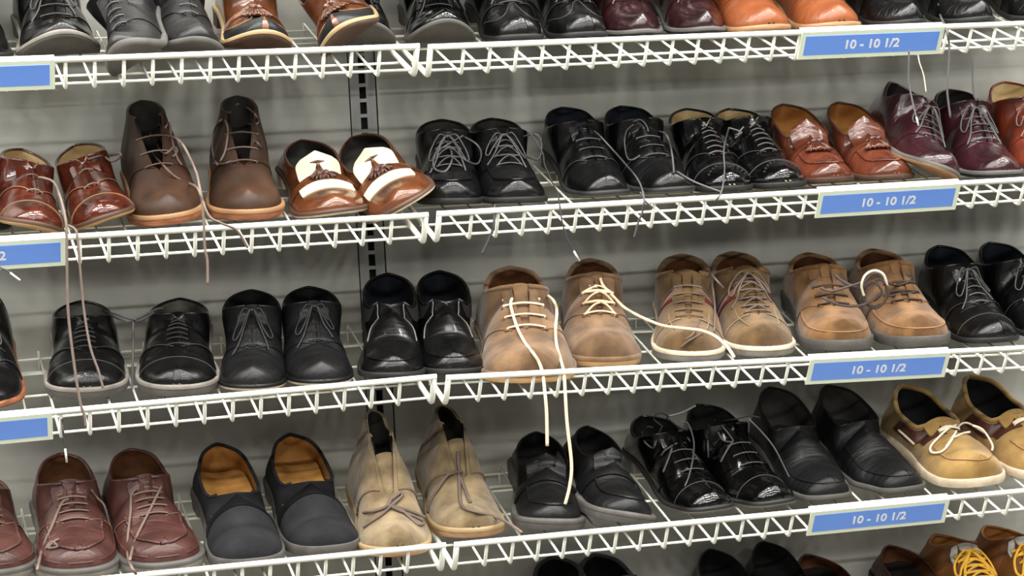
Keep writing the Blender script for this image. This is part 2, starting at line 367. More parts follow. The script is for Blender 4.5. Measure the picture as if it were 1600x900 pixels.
    def base(s):
        p = s.p; S, L = s.S, s.L; o = slice(None, None, -1)
        loop = np.concatenate([s.G[-1][o], s.G[1][1:]])
        s.upper = s.part('upper', MB().grid(loop), p['upper'], merge=2e-5)
        inn = np.concatenate([(s.G[-1] - s.Nn[-1] * .0032)[o], (s.G[1] - s.Nn[1] * .0032)[1:]])
        s.part('lining', MB().grid(inn), p['lining'])
        # collar rim from throat round the heel
        k = S <= p['sth'] + .004
        path = np.concatenate([(s.G[-1][:, -1] - s.Nn[-1][:, -1] * .0016)[k][o], (s.G[1][:, -1] - s.Nn[1][:, -1] * .0016)[k][1:]])
        s.part('collar_rim', MB().tube(path, p['rim'], 7), p['rimm'] or p['upper'])
        # insole
        ii = np.where((S > .02) & (S < .9))[0]; zi = s.zS[ii] + .005
        mk = lambda f: np.stack([f * s.hw[1][ii] * .93 if f > 0 else f * s.hw[-1][ii] * .93, -S[ii] * L, zi + .003 * f * f], 1)
        s.part('insole', MB().grid(np.stack([mk(f) for f in (-1, -.5, 0, .5, 1)], 1)), p['insole'])
        # sole
        we = p['welt']
        def ring(off, dz, bottom):
            R = []
            for sd in (-1, 1):
                P = np.stack([sd * s.hw[sd], -S * L, s.zS + dz], 1); t = np.gradient(P[:, :2], axis=0); n = np.stack([t[:, 1], -t[:, 0]], 1); n /= np.linalg.norm(n, axis=1)[:, None] + 1e-9
                n *= np.where((n[:, 0] * sd < -1e-9), -1, 1)[:, None]; n[0] = (0, 1); n[-1] = (0, -1); P[:, :2] += n * off; R.append(P)
            return np.concatenate([R[0][o], R[1][1:-1]])
        th = p['st']; n_ = 2 * N - 2
        wt = min(.0035, th * .4) if p['weltm'] else 0
        prof = [(-.006, .0012), (we - .001, .0012), (we, -.0004 - wt), (we + .0004, -th * .55), (we - .0008, -th + .001), (we - .003, -th)]
        R = np.stack([ring(a, b, 0) for a, b in prof], 1); mb = MB().grid(R, closed=True)
        last = R[:, -1]; B_ = np.concatenate([last[N - 1:N], last[N:], last[:1]])
        A_ = last[:N][::-1]
        mb.grid(np.stack([A_ * (1 - f) + B_ * f for f in (0, .5, 1)], 1))
        s.part('sole', mb, p['sole'], sharp=math.radians(50))
        if p['weltm']:
            R2 = np.stack([ring(a, b, 0) for a, b in ((-.004, .0022), (we - .0006, .002), (we + .0009, .0004), (we + .0009, -wt), (we - .001, -wt - .0006))], 1)
            s.part('welt', MB().grid(R2, closed=True), p['weltm'], sharp=math.radians(50))
        if p['hh'] > .008:
            k = S <= .235; A = []
            for sd in (-1, 1):
                A.append(np.stack([sd * (s.hw[sd][k] + we - .001), -S[k] * L, 0 * S[k]], 1))
            A[0][0, 1] = A[1][0, 1] = we - .001
            lo = np.concatenate([A[0][o], A[1][1:]]); hi = lo.copy(); zz = s.zS[k] - th + .0006; hi[:, 2] = np.concatenate([zz[o], zz[1:]]); lo2 = lo.copy(); lo2[:, :2] *= (.97, 1)
            n = len(lo); mb = MB().grid(np.stack([hi, lo2], 1), closed=True); mb.add(lo2, [tuple(range(n))[::-1]]); s.part('heel', mb, p['heelm'] or p['sole'], sharp=math.radians(40))
    def patch(s, name, sd, x, v, off, m, parent=None, skirt=.0016):
        P = s.at(sd, x, v, off); lo = s.at(sd, x, v, off - skirt); mb = MB().grid(P); n, q = P.shape[:2]
        idx = [(i, 0) for i in range(n)] + [(n - 1, j) for j in range(1, q)] + [(i, q - 1) for i in range(n - 2, -1, -1)] + [(0, j) for j in range(q - 2, 0, -1)]
        e = np.array([[P[i], lo[i]] for i in idx]); mb.grid(e, closed=True)
        return s.part(name, mb, m, parent, sharp=math.radians(60))
    def seam(s, name, sd, x, v, off, r, m, k=5, parent=None): return s.part(name, MB().tube(s.at(sd, np.asarray(x, float), np.asarray(v, float), off), r, k), m, parent)
    # ---- details
    def toe_cap(s, sc, m, name='toe_cap', wing=0, off=.0012, stitch=None):
        vv = np.concatenate([np.linspace(0, 1, 13), np.linspace(1, 0, 13)[1:]]); sd = np.concatenate([-np.ones(12), [1], np.ones(12)])
        if wing: sl = sc - wing * np.exp(-((1 - vv) / .16) ** 2) + .03 * np.exp(-((vv - .62) / .2) ** 2) - .22 * np.clip(.45 - vv, 0, 1) / .45
        else: sl = sc + .03 * vv ** 2
        a = np.linspace(0, 1, 14)[:, None] ** .7; X = sl[None] * (1 - a) + .9985 * a
        o = s.patch(name, np.broadcast_to(sd[None], X.shape), X, np.broadcast_to(vv[None], X.shape), off, m)
        if stitch: s.seam('stitching', sd, sl + .006, vv, off + .0003, .0006, stitch, parent=o)
        return o
    def quarters(s, m, sf=.52, vf=.86, off=.0014, both=(-1, 1), top=None, edge=None):
        p = s.p; b = np.linspace(0, 1, 15)[None]; a = np.linspace(0, 1, 40)[:, None]
        front = sf + (p['sv'] + .012 - sf) * b ** 1.3
        if top: front = top(b)
        X = front * (1 - a) + .004 * a
        vm = 1 - (1 - vf) * sst(p['sth'] - .015, p['sth'] + .02, X); V = b * vm
        r = []
        for sd in both:
            q = s.patch('quarter', np.full(X.shape, sd), X, V, off, m); r.append(q)
            if edge: s.seam('stitching', np.full(15, sd), front[0] - .006, (b * vm[0])[0], off + .0002, .0005, edge, parent=q)
        return r
    def tongue(s, m, up=.009, w=.021, thick=.003, s0=.02, flop=0., back=.03, rnd=False):
        p = s.p; t = np.linspace(0, 1, 12); x = np.linspace(-1, 1, 9); y = (p['sv'] + s0) + ((p['sth'] - back) - (p['sv'] + s0)) * t
        zc = np.interp(y, s.S, s.zS) + s.rid(np.maximum(y, p['sth'])) - .0045 + up * np.clip((p['sth'] + .03 - y) / .06, 0, 2) ** 1.2 * .6
        ww = w * (.8 + .25 * t) * np.where(t > .93, .8, 1) if not rnd else w * (.9 + .1 * t) * np.sqrt(np.clip(1.003 - np.clip((t - .62) / .38, 0, 1) ** 2.4, 0, 1))
        T = np.stack([x[None] * ww[:, None] + flop * t[:, None] ** 2, np.broadcast_to(-y[:, None] * s.L, (12, 9)), zc[:, None] - (x[None] ** 2) * ww[:, None] * .30], 2)
        mb = MB().grid(T); mb.grid(T - np.array([0, -.0, thick])); e = np.concatenate([T[:, 0], T[-1, 1:], T[-2::-1, -1]]); mb.grid(np.stack([e, e - np.array([0, 0, thick])], 1))
        return s.part('tongue', mb, m)
    def eyes(s, n, ve=.80, lo=-.008, hi=.028): return np.linspace(s.p['sv'] + lo, s.p['sth'] + hi, n), ve
    def laces(s, n=5, ve=.80, m=None, mode='bar', r=None, bow=None, ends=True, lo=-.008, hi=.028, lift=.003, eyelet=None, flat=.75):
        m = m or s.p['lace']; r = r or s.p['lr']; k, ve = s.eyes(n, ve, lo, hi); mb = MB(); f = lambda sd, i, off=0., dv=0.: s.at(sd, k[i], ve + dv, off)
        h = .0015 + r
        def bar(a, b, up):
            A, B = f(-1, a, h), f(1, b, h); mid = (A + B) / 2; top = max(A[2], B[2], mid[2]) + lift + up; q = np.array([A * .5 + mid * .5, B * .5 + mid * .5]); q[:, 2] = q[:, 2] * .3 + top * .7
            P = smooth_path([f(-1, a, -.001, -.03), f(-1, a, h, -.015), A, q[0], [mid[0], mid[1], top], q[1], B, f(1, b, h, -.015), f(1, b, -.001, -.03)], 4); mb.tube(P, r, 6, flat)
        for i in range(n):
            if mode in ('bar', 'both') or i == 0: bar(i, i, 0)
            if mode in ('cross', 'both') and i < n - 1: bar(i, i + 1, .0004); bar(i + 1, i, .0016)
        K = (f(-1, n - 1) + f(1, n - 1)) / 2 + np.array([0, -.002, .006 + lift]); s.K = K
        if bow:
            g = lambda sd, ds, v, off: s.at(sd, k[-1] + ds, v, off)
            for sd in (-1, 1):
                z = 1 + .2 * random.uniform(-1, 1); q = [K, K + np.array([sd * .012, -.006, .007]), g(sd, .05 * z, .72, .007), g(sd, .10 * z, .60, .004), g(sd, .135 * z, .66, .0035), g(sd, .10 * z, .8, .006), K + np.array([sd * .006, -.012, .003]), K]
                mb.tube(smooth_path(q, 6), r, 6, flat)
                if ends:
                    q = [K, K + np.array([sd * .004, -.01, .004]), g(sd, .10, .86, .005), g(sd, .17 * z, .74, .003), g(sd, .22 * z, .62 + .05 * sd, .003)]; mb.tube(smooth_path(q, 6), r, 6, flat)
            mb.tube(smooth_path([K + np.array([-.006, 0, 0]), K + np.array([0, -.003, .003]), K + np.array([.006, 0, 0])], 4), r * 2.1, 7)
        s.lace_obj = s.part('laces', mb, m)
        if eyelet:
            for sd in (-1, 1):
                for i in range(n):
                    mb = MB(); c = s.at(sd, k[i], ve - .05, .0012); nn = s.at(sd, k[i], ve - .05, .01) - c; nn /= np.linalg.norm(nn); t1 = np.cross(nn, (0, 1, 0)); t1 /= np.linalg.norm(t1); t2 = np.cross(nn, t1)
                    a = np.arange(8) / 8 * 2 * math.pi; mb.tube(c + .0022 * (np.cos(a)[:, None] * t1 + np.sin(a)[:, None] * t2), .0009, 5, closed=True); s.part('eyelet', mb, eyelet)
    def apron(s, m, seam, v0=.56, s1=.90, s0=None, off=.001, r=.0015, pucker=False):
        s0 = s0 or s.p['sv'] + .0; n = 30; e = np.linspace(0, 1, n); x = s0 + (.9975 - s0) * (1 - (1 - e) ** 1.7); ve = v0 + (.97 - s1) * 2.2 * sst(.80, 1, x)
        b = np.linspace(0, 1, 9)[None] ; V = ve[:, None] * (1 - b) + b
        Xg = np.broadcast_to(x[:, None], V.shape); sd = np.concatenate([-np.ones((n, 8)), np.ones((n, 9))], 1)
        Vg = np.concatenate([V[:, :8], V[:, ::-1]], 1); Xg = np.concatenate([Xg[:, :8], Xg[:, ::-1]], 1)
        o = s.patch('apron', sd, Xg, Vg, off, m)
        P = np.concatenate([s.at(-1, x, ve, off), s.at(1, x[::-1], ve[::-1], off)[1:]])
        rr = np.full(len(P), r)
        if pucker: P = smooth_path(P, 3); rr = r * (1 + .35 * np.sin(np.arange(len(P)) * 2.1))
        s.part('apron_seam', MB().tube(P, rr, 6), seam, o)
    def strap(s, m, x0=.60, x1=.69, v0=.12, off=.0022, name='strap', dip=0.):
        vv = np.concatenate([np.linspace(v0, 1, 10), np.linspace(1, v0, 10)[1:]]); sd = np.concatenate([-np.ones(9), [1], np.ones(9)]); a = np.linspace(0, 1, 5)[:, None]
        X = x0 + dip * (1 - vv[None]) + (x1 - x0) * a + 0 * vv[None]; return s.patch(name, np.broadcast_to(sd[None], X.shape), X, np.broadcast_to(vv[None], X.shape), off, m, skirt=.002)
    def tassels(s, m, x=.63, n=11, ln=1., sp=1.):
        for sd in (-1, 1):
            c = s.at(sd, x, .93, .004); mb = MB()
            for k in range(n):
                a = ((k / (n - 1) - .5) * 1.25 + sd * .22) * sp; q = []
                for t in np.linspace(0, 1, 6):
                    xx = abs(c[0] + math.sin(a) * .034 * t * ln); yv = -c[1] / s.L + .115 * t * ln * math.cos(a); vq = np.clip(1 - (xx / .045) ** 1.2 * .55, .3, 1)
                    q.append(s.at(1 if c[0] + math.sin(a) * .034 * t * ln > 0 else -1, yv, vq, .0025 + .004 * math.sin(t * 2.6) + .0012 * (k % 2)))
                mb.tube(q, np.linspace(.0014, .0023, 6), 5)
            mb.tube([c + np.array([0, .006, .002]), c + np.array([0, -.004, .001])], [.0045, .006], 8); s.part('tassel', mb, m)
        q = [s.at(-1, x - .01, .80, .002), s.at(-1, x - .01, .9, .005), s.at(-1, x - .012, 1, .007), s.at(1, x - .01, .9, .005), s.at(1, x - .01, .80, .002)]
        s.part('tassel_knot', MB().tube(smooth_path(q, 4), .0026, 6), m)
# ---- placing a shoe: toe pixel and collar pixel fix its spot, heading and collar height
ROWY = lambda r, X: shelf_z(r, X)
def euler(yaw, roll): return Matrix.Rotation(TAU, 3, 'X') @ Matrix.Rotation(yaw, 3, 'Z') @ Matrix.Rotation(roll, 3, 'Y')
def place(name, label, cat, r, toe, top, wpx, P, group=None, roll=0, lift=0., dz=0.):
    """heel and ball rest on the sloping wires; toe and collar pixels give spot, heading and collar height"""
    p = dict(DEF); p.update(P); roll = -math.radians(roll)          # positive: right-hand edge lifted
    p['W'] = wpx / 1.12 / 1000 - 2 * p['welt']; yaw, hk = 0., 1.; O = None
    for rep in range(6):
        L = p['L']; toe_l = Vector((0, -L * .99, p['ts'])); 
        for it in range(25):
            Mx = euler(yaw, roll); lo, hi = -.2, .33
            for _ in range(24):
                y = (lo + hi) / 2; T = Vector(at(*toe, y)); O = T - Mx @ toe_l
                d = O.z - (shelf_z(r, O.x) + O.y * math.tan(TAU) + .0028 + abs(math.sin(roll)) * p['W'] * .36 + lift)
                if d > 0: lo = y
                else: hi = y
            q = proj(O + Mx @ Vector((0, -p['sh0'] * L, p['st'] + p['hh'] + p['hH'] * hk)))
            yaw -= float(np.clip((top[0] - q[0]) / (1100 * L), -.2, .2)) * .8
            hk = float(np.clip(hk + (q[1] - top[1]) / 1080 / p['hH'] * .8, .62, 1.5))
        ex = O.y - (WY - .006)
        if ex > .0005 and L > .246: p['L'] = max(.246, L - ex * 1.03)
        else: break
    back = max(0., ex)
    if back > 0: O = O - (Matrix.Rotation(TAU, 3, 'X') @ Vector((0, back / math.cos(TAU), 0)))
    q = dict(p)
    q['hH'] = p['hH'] * hk; q['hS'] = p['hS'] * (.4 + .6 * hk); q['hF'] = p['hF'] * (.7 + .3 * hk)
    for k in ('hv', 'ht'): q[k] = p[k] * (1 + (hk - 1) * .2)
    s = Shoe(q); s.root = empty(name, label, cat, group, O); s.root.rotation_euler = euler(yaw, roll).to_euler()
    s.Mw = Matrix.Translation(O) @ euler(yaw, roll).to_4x4(); s.Mi = s.Mw.inverted(); s.base(); s.row = r
    return s
def bvh(s):
    V, Fc = [], []
    for o in s.root.children:
        if o.type == 'MESH' and o.name.split('.')[0] not in ('laces', 'lining', 'eyelets'):
            n = len(V); V += [s.Mw @ v.co for v in o.data.vertices]; Fc += [tuple(i + n for i in f.vertices) for f in o.data.polygons]
    return BVHTree.FromPolygons(V, Fc)
def px_lace(s, paths, m, r=.0014, name='lace', Y=None, flat=.8, lift=.0022, tip=0, parent=None):
    """cords that lie on shoe s (or hang free at depth Y): traced paths turned into points on its real surface"""
    t = bvh(s)
    for path in paths:
        mb = MB(); tips = MB()
        Q = []
        for e in path:
            px, py = e[:2]; y = e[2] if len(e) > 2 else None
            if y is None and Y is None:
                d = Vector(ray(px, py)); h = t.ray_cast(Vector(CAM), d)
                Q.append(np.array(h[0]) - np.array(d) * (lift + r) if h[0] else (px, py))
            else: Q.append(at(px, py, y if y is not None else Y))
        ys = [q[1] if len(q) == 3 else None for q in Q]
        for i, q in enumerate(Q):
            if len(q) == 2:
                a = next((ys[j] for j in range(i, -1, -1) if ys[j] is not None), None); b = next((ys[j] for j in range(i, len(Q)) if ys[j] is not None), None)
                Q[i] = at(*q, (a + b) / 2 if a is not None and b is not None else (a if a is not None else (b if b is not None else .1)))
        P = smooth_path([np.array(s.Mi @ Vector(q)) for q in Q], 6); mb.tube(P, r, 6, flat)
        if tip: d = P[-1] - P[-3]; d /= np.linalg.norm(d); tips.tube([P[-1] - d * .001, P[-1] + d * tip], r * 1.05, 6)
        o = mb.build(name, m, parent or s.root)
        if tip: tips.build('lace_tip', KTIP, o)
# ================================================================== the shoes, row by row
OX = dict(sth=.43); DB = dict(sth=.43, gap=.003, gapt=.006)
LO = dict(blunt=4.5, sth=.53, sv=.56, hF=.050, hS=.036, hH=.048, wo=.039, hv=.047)
def oxford(s, m, lm, n=5, cap=None, bow=None, edge=None, mode='bar', eyelet=None, ends=True, wing=0, stitch=None):
    s.quarters(m, sf=.58, vf=.93, edge=edge)
    if cap: s.toe_cap(.80 if not wing else .82, m, wing=wing, stitch=stitch)
    s.tongue(m); s.laces(n, .84, lm, mode, bow=bow, eyelet=eyelet, ends=ends)
def derby(s, m, lm, n=4, ve=.78, vf=.84, cap=None, bow=True, edge=None, mode='bar', eyelet=None, tm=None, up=.009, ends=True, stitch=None, sf=.60):
    s.quarters(m, sf=sf, vf=vf, edge=edge); s.tongue(tm or m, up=up)
    if cap: s.toe_cap(cap, m, stitch=stitch)
    s.laces(n, ve, lm, mode, bow=bow, eyelet=eyelet, ends=ends)
STI = mat('grey_stitching', (62, 61, 60), .6)
STB = mat('tan_stitching', (150, 112, 76), .6)
STW = mat('pale_stitching', (150, 128, 92), .6)
# ---------------- top row (collars run out of the picture above)
P0 = dict(ts=.040, st=.010, welt=.005, sole=SGRY)
s = place('oxford_shoe', 'black laced shoe cut by the left frame edge on the top shelf', 'shoe', 0, (-28, 82), (-66, -70), 108, dict(OX, sole=SBLK)); oxford(s, BLK, KGRY)
s = place('derby_shoe', 'black derby with a thick grey sole, first whole shoe on the top shelf', 'shoe', 0, (97, 54), (60, -96), 132, dict(DB, **P0, weltm=SGRL)); derby(s, BLK, KGRY)
s = place('oxford_shoe', 'black oxford tipped on its side beside the thick-soled derby, top shelf', 'shoe', 0, (190, 76), (170, -86), 98, dict(OX, **P0, upper=BLKM), roll=32); oxford(s, BLKM, KGRY)
s = place('oxford_shoe', 'black oxford with a grey sole edge left of the wingtips, top shelf', 'shoe', 0, (312, 66), (262, -88), 112, dict(OX, sole=SGRY, upper=BLKM, ts=.030, welt=.005), roll=-8); oxford(s, BLKM, KGRY)
for i, (t, h, ro, lb) in enumerate((((414, 58), (374, -90), -4, 'brown tasselled wingtip with black toe and cream welt, left of its pair'), ((535, 50), (480, -96), 34, 'brown tasselled wingtip rolled onto its side, right of its pair'))):
    s = place('tassel_loafer', lb, 'loafer', 0, t, h, 112, dict(LO, upper=SPEC, sole=SBRN, weltm=STW, st=.010, ts=.032, hF=.06), 'tasselled wingtips', roll=ro)
    s.toe_cap(.80, BLKM, wing=.10, stitch=STB); s.strap(SPEC, .60, .68); s.tassels(SPEC, .66)
for i, (t, h, lb) in enumerate((((572, 40), (535, -100), 'black plain-toe shoe with deep grey sole, left of the top shelf gap'), ((697, 36), (660, -103), 'black plain-toe shoe with deep grey sole, right of the top shelf gap'))):
    s = place('derby_shoe', lb, 'shoe', 0, t, h, 118, dict(DB, sole=SGRY, upper=BLKG, ts=.042, st=.007, welt=.004), 'black plain-toe pair'); derby(s, BLKG, KBLK)
for t, h, lb in (((806, 53), (750, -100), 'black brogued wingtip, left of its pair, top shelf'), ((910, 50), (845, -100), 'black brogued wingtip, right of its pair, top shelf')):
    s = place('brogue_shoe', lb, 'shoe', 0, t, h, 106, dict(DB, upper=BLK, sole=SBLK, toe='chisel'), 'black brogues'); derby(s, BLK, KGRY, n=5, edge=STI); s.toe_cap(.80, BLK, wing=.12, stitch=STI, name='wingtip')
for t, h, lb in (((1000, 50), (935, -104), 'dark burgundy laced shoe, left of its pair, top shelf'), ((1100, 46), (1035, -106), 'dark burgundy laced shoe, right of its pair, top shelf')):
    s = place('derby_shoe', lb, 'shoe', 0, t, h, 106, dict(DB, upper=BURD, sole=SBLK, weltm=SGRY, toe='pointed'), 'burgundy laced pair'); derby(s, BURD, KBRN)
for t, h, lb in (((1200, 44), (1110, -108), 'tan leather shoe, left of its pair, top shelf'), ((1310, 40), (1220, -110), 'tan leather shoe partly behind the top right label')):
    s = place('derby_shoe', lb, 'shoe', 0, t, h, 118, dict(DB, upper=TANL, sole=STAN, lace=KBRN), 'tan leather pair'); derby(s, TANL, KBRN)
for t, h, lb in (((1420, 33), (1315, -112), 'black shoe standing behind the right end of the top right label'), ((1528, 29), (1420, -116), 'black shoe right of the top right label'), ((1640, 24), (1530, -118), 'black shoe cut by the right frame edge on the top shelf')):
    s = place('oxford_shoe', lb, 'shoe', 0, t, h, 112, dict(OX, upper=BLK, sole=SBLK, toe='pointed')); oxford(s, BLK, KGRY, bow=True)
    if t[0] == 1420:
        px_lace(s, [[(1420, 78, -.03), (1420, 100, -.03), (1420, 128, -.03), (1426, 160, -.035), (1432, 184, -.04)]], KGRY, tip=.012)
    if t[0] == 1528:
        px_lace(s, [[(1466, 6), (1469, 24), (1478, 44, -.032), (1483, 70, -.038), (1482, 110, -.038), (1480, 141, -.038), (1485, 184, -.038)], [(1518, 70, .1), (1519, 100, .1), (1521, 144, .1), (1526, 157, .1)]], KGRY, r=.0016)
        px_lace(s, [[(1433, 70, .12), (1436, 95, .12), (1443, 117, .12), (1447, 144, .12)]], KWHT, r=.0012)
# ---------------- second row
s = place('oxford_shoe', 'dark burgundy toe just showing at the left frame edge, second shelf', 'shoe', 1, (-28, 360), (-62, 225), 105, dict(OX, upper=BURD)); oxford(s, BURD, KBLK)
px_lace(s, [[(-12, 405, -.02), (0, 418, -.03), (10, 422, -.035), (17, 427, -.04)]], KBLK, tip=.018)
for t, h, ro, lb, hd in (((58, 356), (34, 233), -16, 'glossy chestnut cap-toe oxford at far left, tilted right', 1), ((164, 345), (118, 226), 16, 'glossy chestnut cap-toe oxford leaning against the brown boot', -1)):
    s = place('oxford_shoe', lb, 'shoe', 1, t, h, 108, dict(OX, upper=BRN, lining=LCRM, insole=LCRM, sole=SGUM, weltm=SBRN, hand=hd, ts=.018, welt=.003, crease=.0008, hF=.060, wo=.037), 'chestnut oxfords', roll=ro)
    s.quarters(BRN, vf=.95, edge=STB); s.toe_cap(.80, BRN, stitch=STB); s.tongue(BRN, up=.008); s.laces(2, .86, KBRN, lo=.0, hi=.10)
    if ro > 0:
        px_lace(s, [[(61, 277, .06), (72, 279, .04), (85, 286, .03), (94, 308, -.02), (101, 335, -.05), (104, 362, -.062), (105, 440, -.062), (107, 494, -.062), (115, 563, -.066), (125, 627, -.07), (132, 650, -.07), (134, 667, -.07)],
                    [(106, 352, -.05), (117, 358, -.055), (121, 372, -.06), (126, 430, -.06), (131, 483, -.06), (141, 542, -.065), (154, 580, -.068), (161, 606, -.07)],
                    [(138, 249), (155, 244), (170, 243), (187, 240, .2), (187, 246, .2), (175, 252), (165, 246)]], KPIN, r=.0019)
CH = dict(hF=.10, hS=.10, hH=.108, sv=.62, sth=.34, wo=.029, gap=.007, gapt=.019, sh0=.006, hv=.056, ht=.032, st=.014, hh=.014, pinch=.1, rim=.0016)
for t, h, lb, hd, ro in (((268, 350), (220, 157), 'tall brown leather chukka boot, left of its pair', 1, 5), ((389, 343), (370, 150), 'tall brown leather chukka boot beside the saddle loafers', -1, 0)):
    s = place('chukka_boot', lb, 'boot', 1, t, h, 126, dict(CH, upper=BOOT, lining=LCHA, insole=LBRN, sole=SORG, weltm=STB, hand=hd, ts=.010, crease=0, toe='boot'), 'brown chukka boots', roll=ro)
    s.quarters(BOOT, sf=.50, vf=.96, top=lambda b: .47 + .17 * b ** .8)
    s.laces(3, .84, KBRN, 'bar', hi=.10, lo=.0, r=.0017)
    if hd > 0:
        px_lace(s, [[(262, 192), (246, 197), (233, 215), (238, 238), (255, 258), (275, 277), (297, 287), (309, 295, -.02), (317, 316, -.04), (328, 339, -.05), (346, 349, -.052), (370, 360, -.045), (387, 387, -.04)], [(264, 192), (258, 200), (246, 225), (258, 240), (272, 230), (277, 236), (270, 245)], [(266, 195), (268, 215), (276, 245), (284, 258)], [(268, 212), (285, 225, .05), (305, 265, .02), (311, 288, -.01), (316, 316, -.035), (318, 341, -.04), (320, 387, -.04), (324, 408, -.04), (324.5, 445, -.04)]], KBRN, r=.0018)
    else:
        px_lace(s, [[(371, 162), (360, 175), (345, 188), (335, 205), (332, 235), (340, 258)], [(371, 162), (385, 168), (398, 178), (404, 188), (400, 194), (386, 194)], [(334, 255), (347, 256), (360, 252), (375, 240), (390, 228), (400, 222), (408, 230)], [(352, 188), (356, 205), (352, 235), (344, 252)]], KBRN, r=.0017)
for t, h, ro, lb, hd in (((528, 334), (470, 219), 4, 'saddle-brown and cream tassel loafer, left of its pair', 1), ((636, 322), (548, 215), 27, 'saddle-brown and cream tassel loafer rolled onto its edge', -1)):
    s = place('tassel_loafer', lb, 'loafer', 1, t, h, 128, dict(LO, upper=SPEC, lining=LCHA, insole=LCHA, sole=SCRM, weltm=SBRN, hand=hd, st=.007, ts=.016, hF=.052, sth=.50, sv=.53, crease=0), 'two-tone loafers', roll=ro)
    s.strap(CRM, .66, .80, .46, off=.0018, name='saddle', dip=-.05); s.strap(SPEC, .60, .68, .12, off=.003); s.tongue(CRM, up=.016, w=.034, s0=.05, back=.06, rnd=True); s.tassels(BOATD, .64, 6, .55, 1.6)
for t, h, lb, hd in (((708, 318), (690, 187), 'black apron-toe derby with big bows, left of its pair, second shelf', 1), ((810, 316), (768, 185), 'black apron-toe derby with big bows, right of its pair, second shelf', -1)):
    s = place('derby_shoe', lb, 'shoe', 1, t, h, 116, dict(DB, upper=BLK, lining=LCHA, insole=LCHA, hand=hd, toe='wide', ht=.031), 'black apron derbies')
    s.apron(BLK, BLK, v0=.55, s0=.64, s1=.88, r=.002); derby(s, BLK, KGRY, n=4, mode='both', vf=.82)
    if hd < 0: px_lace(s, [[(825, 205), (835, 218), (848, 240), (851, 257), (862, 283), (872, 305, -.045), (878, 345, -.05), (886, 372, -.05), (897, 393, -.05)]], KBLK, tip=.016); px_lace(s, [[(818, 213), (838, 210), (846, 225), (842, 248), (826, 246), (812, 240)]], KGRY, r=.0017)
    else: px_lace(s, [[(773, 320, -.02), (772, 345, -.03), (769, 362, -.03), (761, 380, -.03), (753, 397, -.03)]], KBLK, r=.0018); px_lace(s, [[(724, 212), (706, 222), (681, 240), (678, 262), (695, 268), (706, 250), (702, 228), (690, 220), (682, 250)], [(726, 214), (744, 225), (752, 240), (746, 256), (730, 252), (716, 240)]], KGRY, r=.0017)
for t, h, lb, hd in (((954, 306), (878, 168), 'black square-toe derby with dark blue lining, left of its pair', 1), ((1052, 301), (970, 166), 'black square-toe derby with dark blue lining, right of its pair', -1)):
    s = place('derby_shoe', lb, 'shoe', 1, t, h, 112, dict(DB, upper=BLK, lining=LNAV, insole=LNAV, hand=hd, toe='chisel', sole=SGRY, weltm=SBLK, crease=.0016), 'black square-toe derbies')
    derby(s, BLK, KGRY, n=4, bow=False, vf=.82, edge=STI)
    px_lace(s, [[(912, 201), (930, 206), (949, 225), (975, 254), (997, 281), (1006, 308, -.045), (1004, 330, -.05), (997, 348, -.045), (991, 371, -.04)], [(1000, 300), (1008, 314, -.05), (1020, 325, -.045)]] if hd > 0 else [[(990, 195), (979, 205), (976, 225), (980, 246), (988, 250), (1000, 243)], [(990, 190), (1000, 187), (1010, 196), (1013, 206)], [(1030, 205), (1042, 212), (1050, 240), (1053, 270)]], KGRY, r=.0015)
for t, h, lb, hd in (((1143, 298), (1072, 170), 'black cap-toe brogue with cream insole, left of its pair', 1), ((1230, 292), (1138, 170), 'black cap-toe brogue with cream insole, right of its pair', -1)):
    s = place('brogue_shoe', lb, 'shoe', 1, t, h, 112, dict(OX, upper=BLKG, lining=LCRM, insole=LCRM, rimm=BLKG, hand=hd), 'black cap-toe brogues')
    oxford(s, BLKG, KGRY, n=6, cap=True, edge=STI, stitch=STI); 
    if hd > 0: px_lace(s, [[(1139, 199), (1131, 233), (1132, 268), (1127, 300, -.045), (1117, 315, -.045)], [(1058, 268, .02), (1085, 284, -.02), (1127, 300, -.045)], [(1140, 200), (1153, 204), (1155, 206), (1162, 198)]], KGRY, r=.0015)
    mb = MB()
    for sd in (-1, 1):
        for k in range(5):
            q = s.at(sd, .86 + .012 * k, .9 - .12 * k, .0014); mb.tube([q, q + np.array([0, -.0008, .0008])], .0022, 6)
    s.part('brogue_pattern', mb, DRK)
for t, h, lb, hd in (((1305, 284), (1222, 163), 'cognac tassel loafer with tan lining, left of its pair, second shelf', 1), ((1400, 280), (1308, 160), 'cognac tassel loafer with tan lining, right of its pair, second shelf', -1)):
    s = place('tassel_loafer', lb, 'loafer', 1, t, h, 108, dict(LO, upper=TASS, lining=LTAN, insole=LTAN, rimm=BOATD, hand=hd, sole=SBRN, hF=.050, sth=.52), 'cognac tassel loafers')
    s.apron(TASS, TASS, v0=.52, s0=.60, s1=.88, r=.0016, pucker=True); s.strap(TASS, .60, .66, .15, off=.0028); s.tongue(TASS, up=.018, w=.031, s0=.05, back=.07, rnd=True); s.tassels(TASS, .645, 9, .9)
for t, h, ro, lb, hd in (((1478, 270), (1402, 132), -26, 'burgundy laced shoe tilted to show its tan sole', 1), ((1568, 275), (1482, 140), 0, 'burgundy laced shoe standing upright beside its tilted mate', -1)):
    s = place('derby_shoe', lb, 'shoe', 1, t, h, 112, dict(DB, upper=BURG, sole=STAN if ro else SBLK, weltm=SGRY, hand=hd, hF=.078, hH=.06), 'burgundy laced pair on the second shelf', roll=ro)
    derby(s, BURG, KGRY, n=5, mode='bar', bow=True)
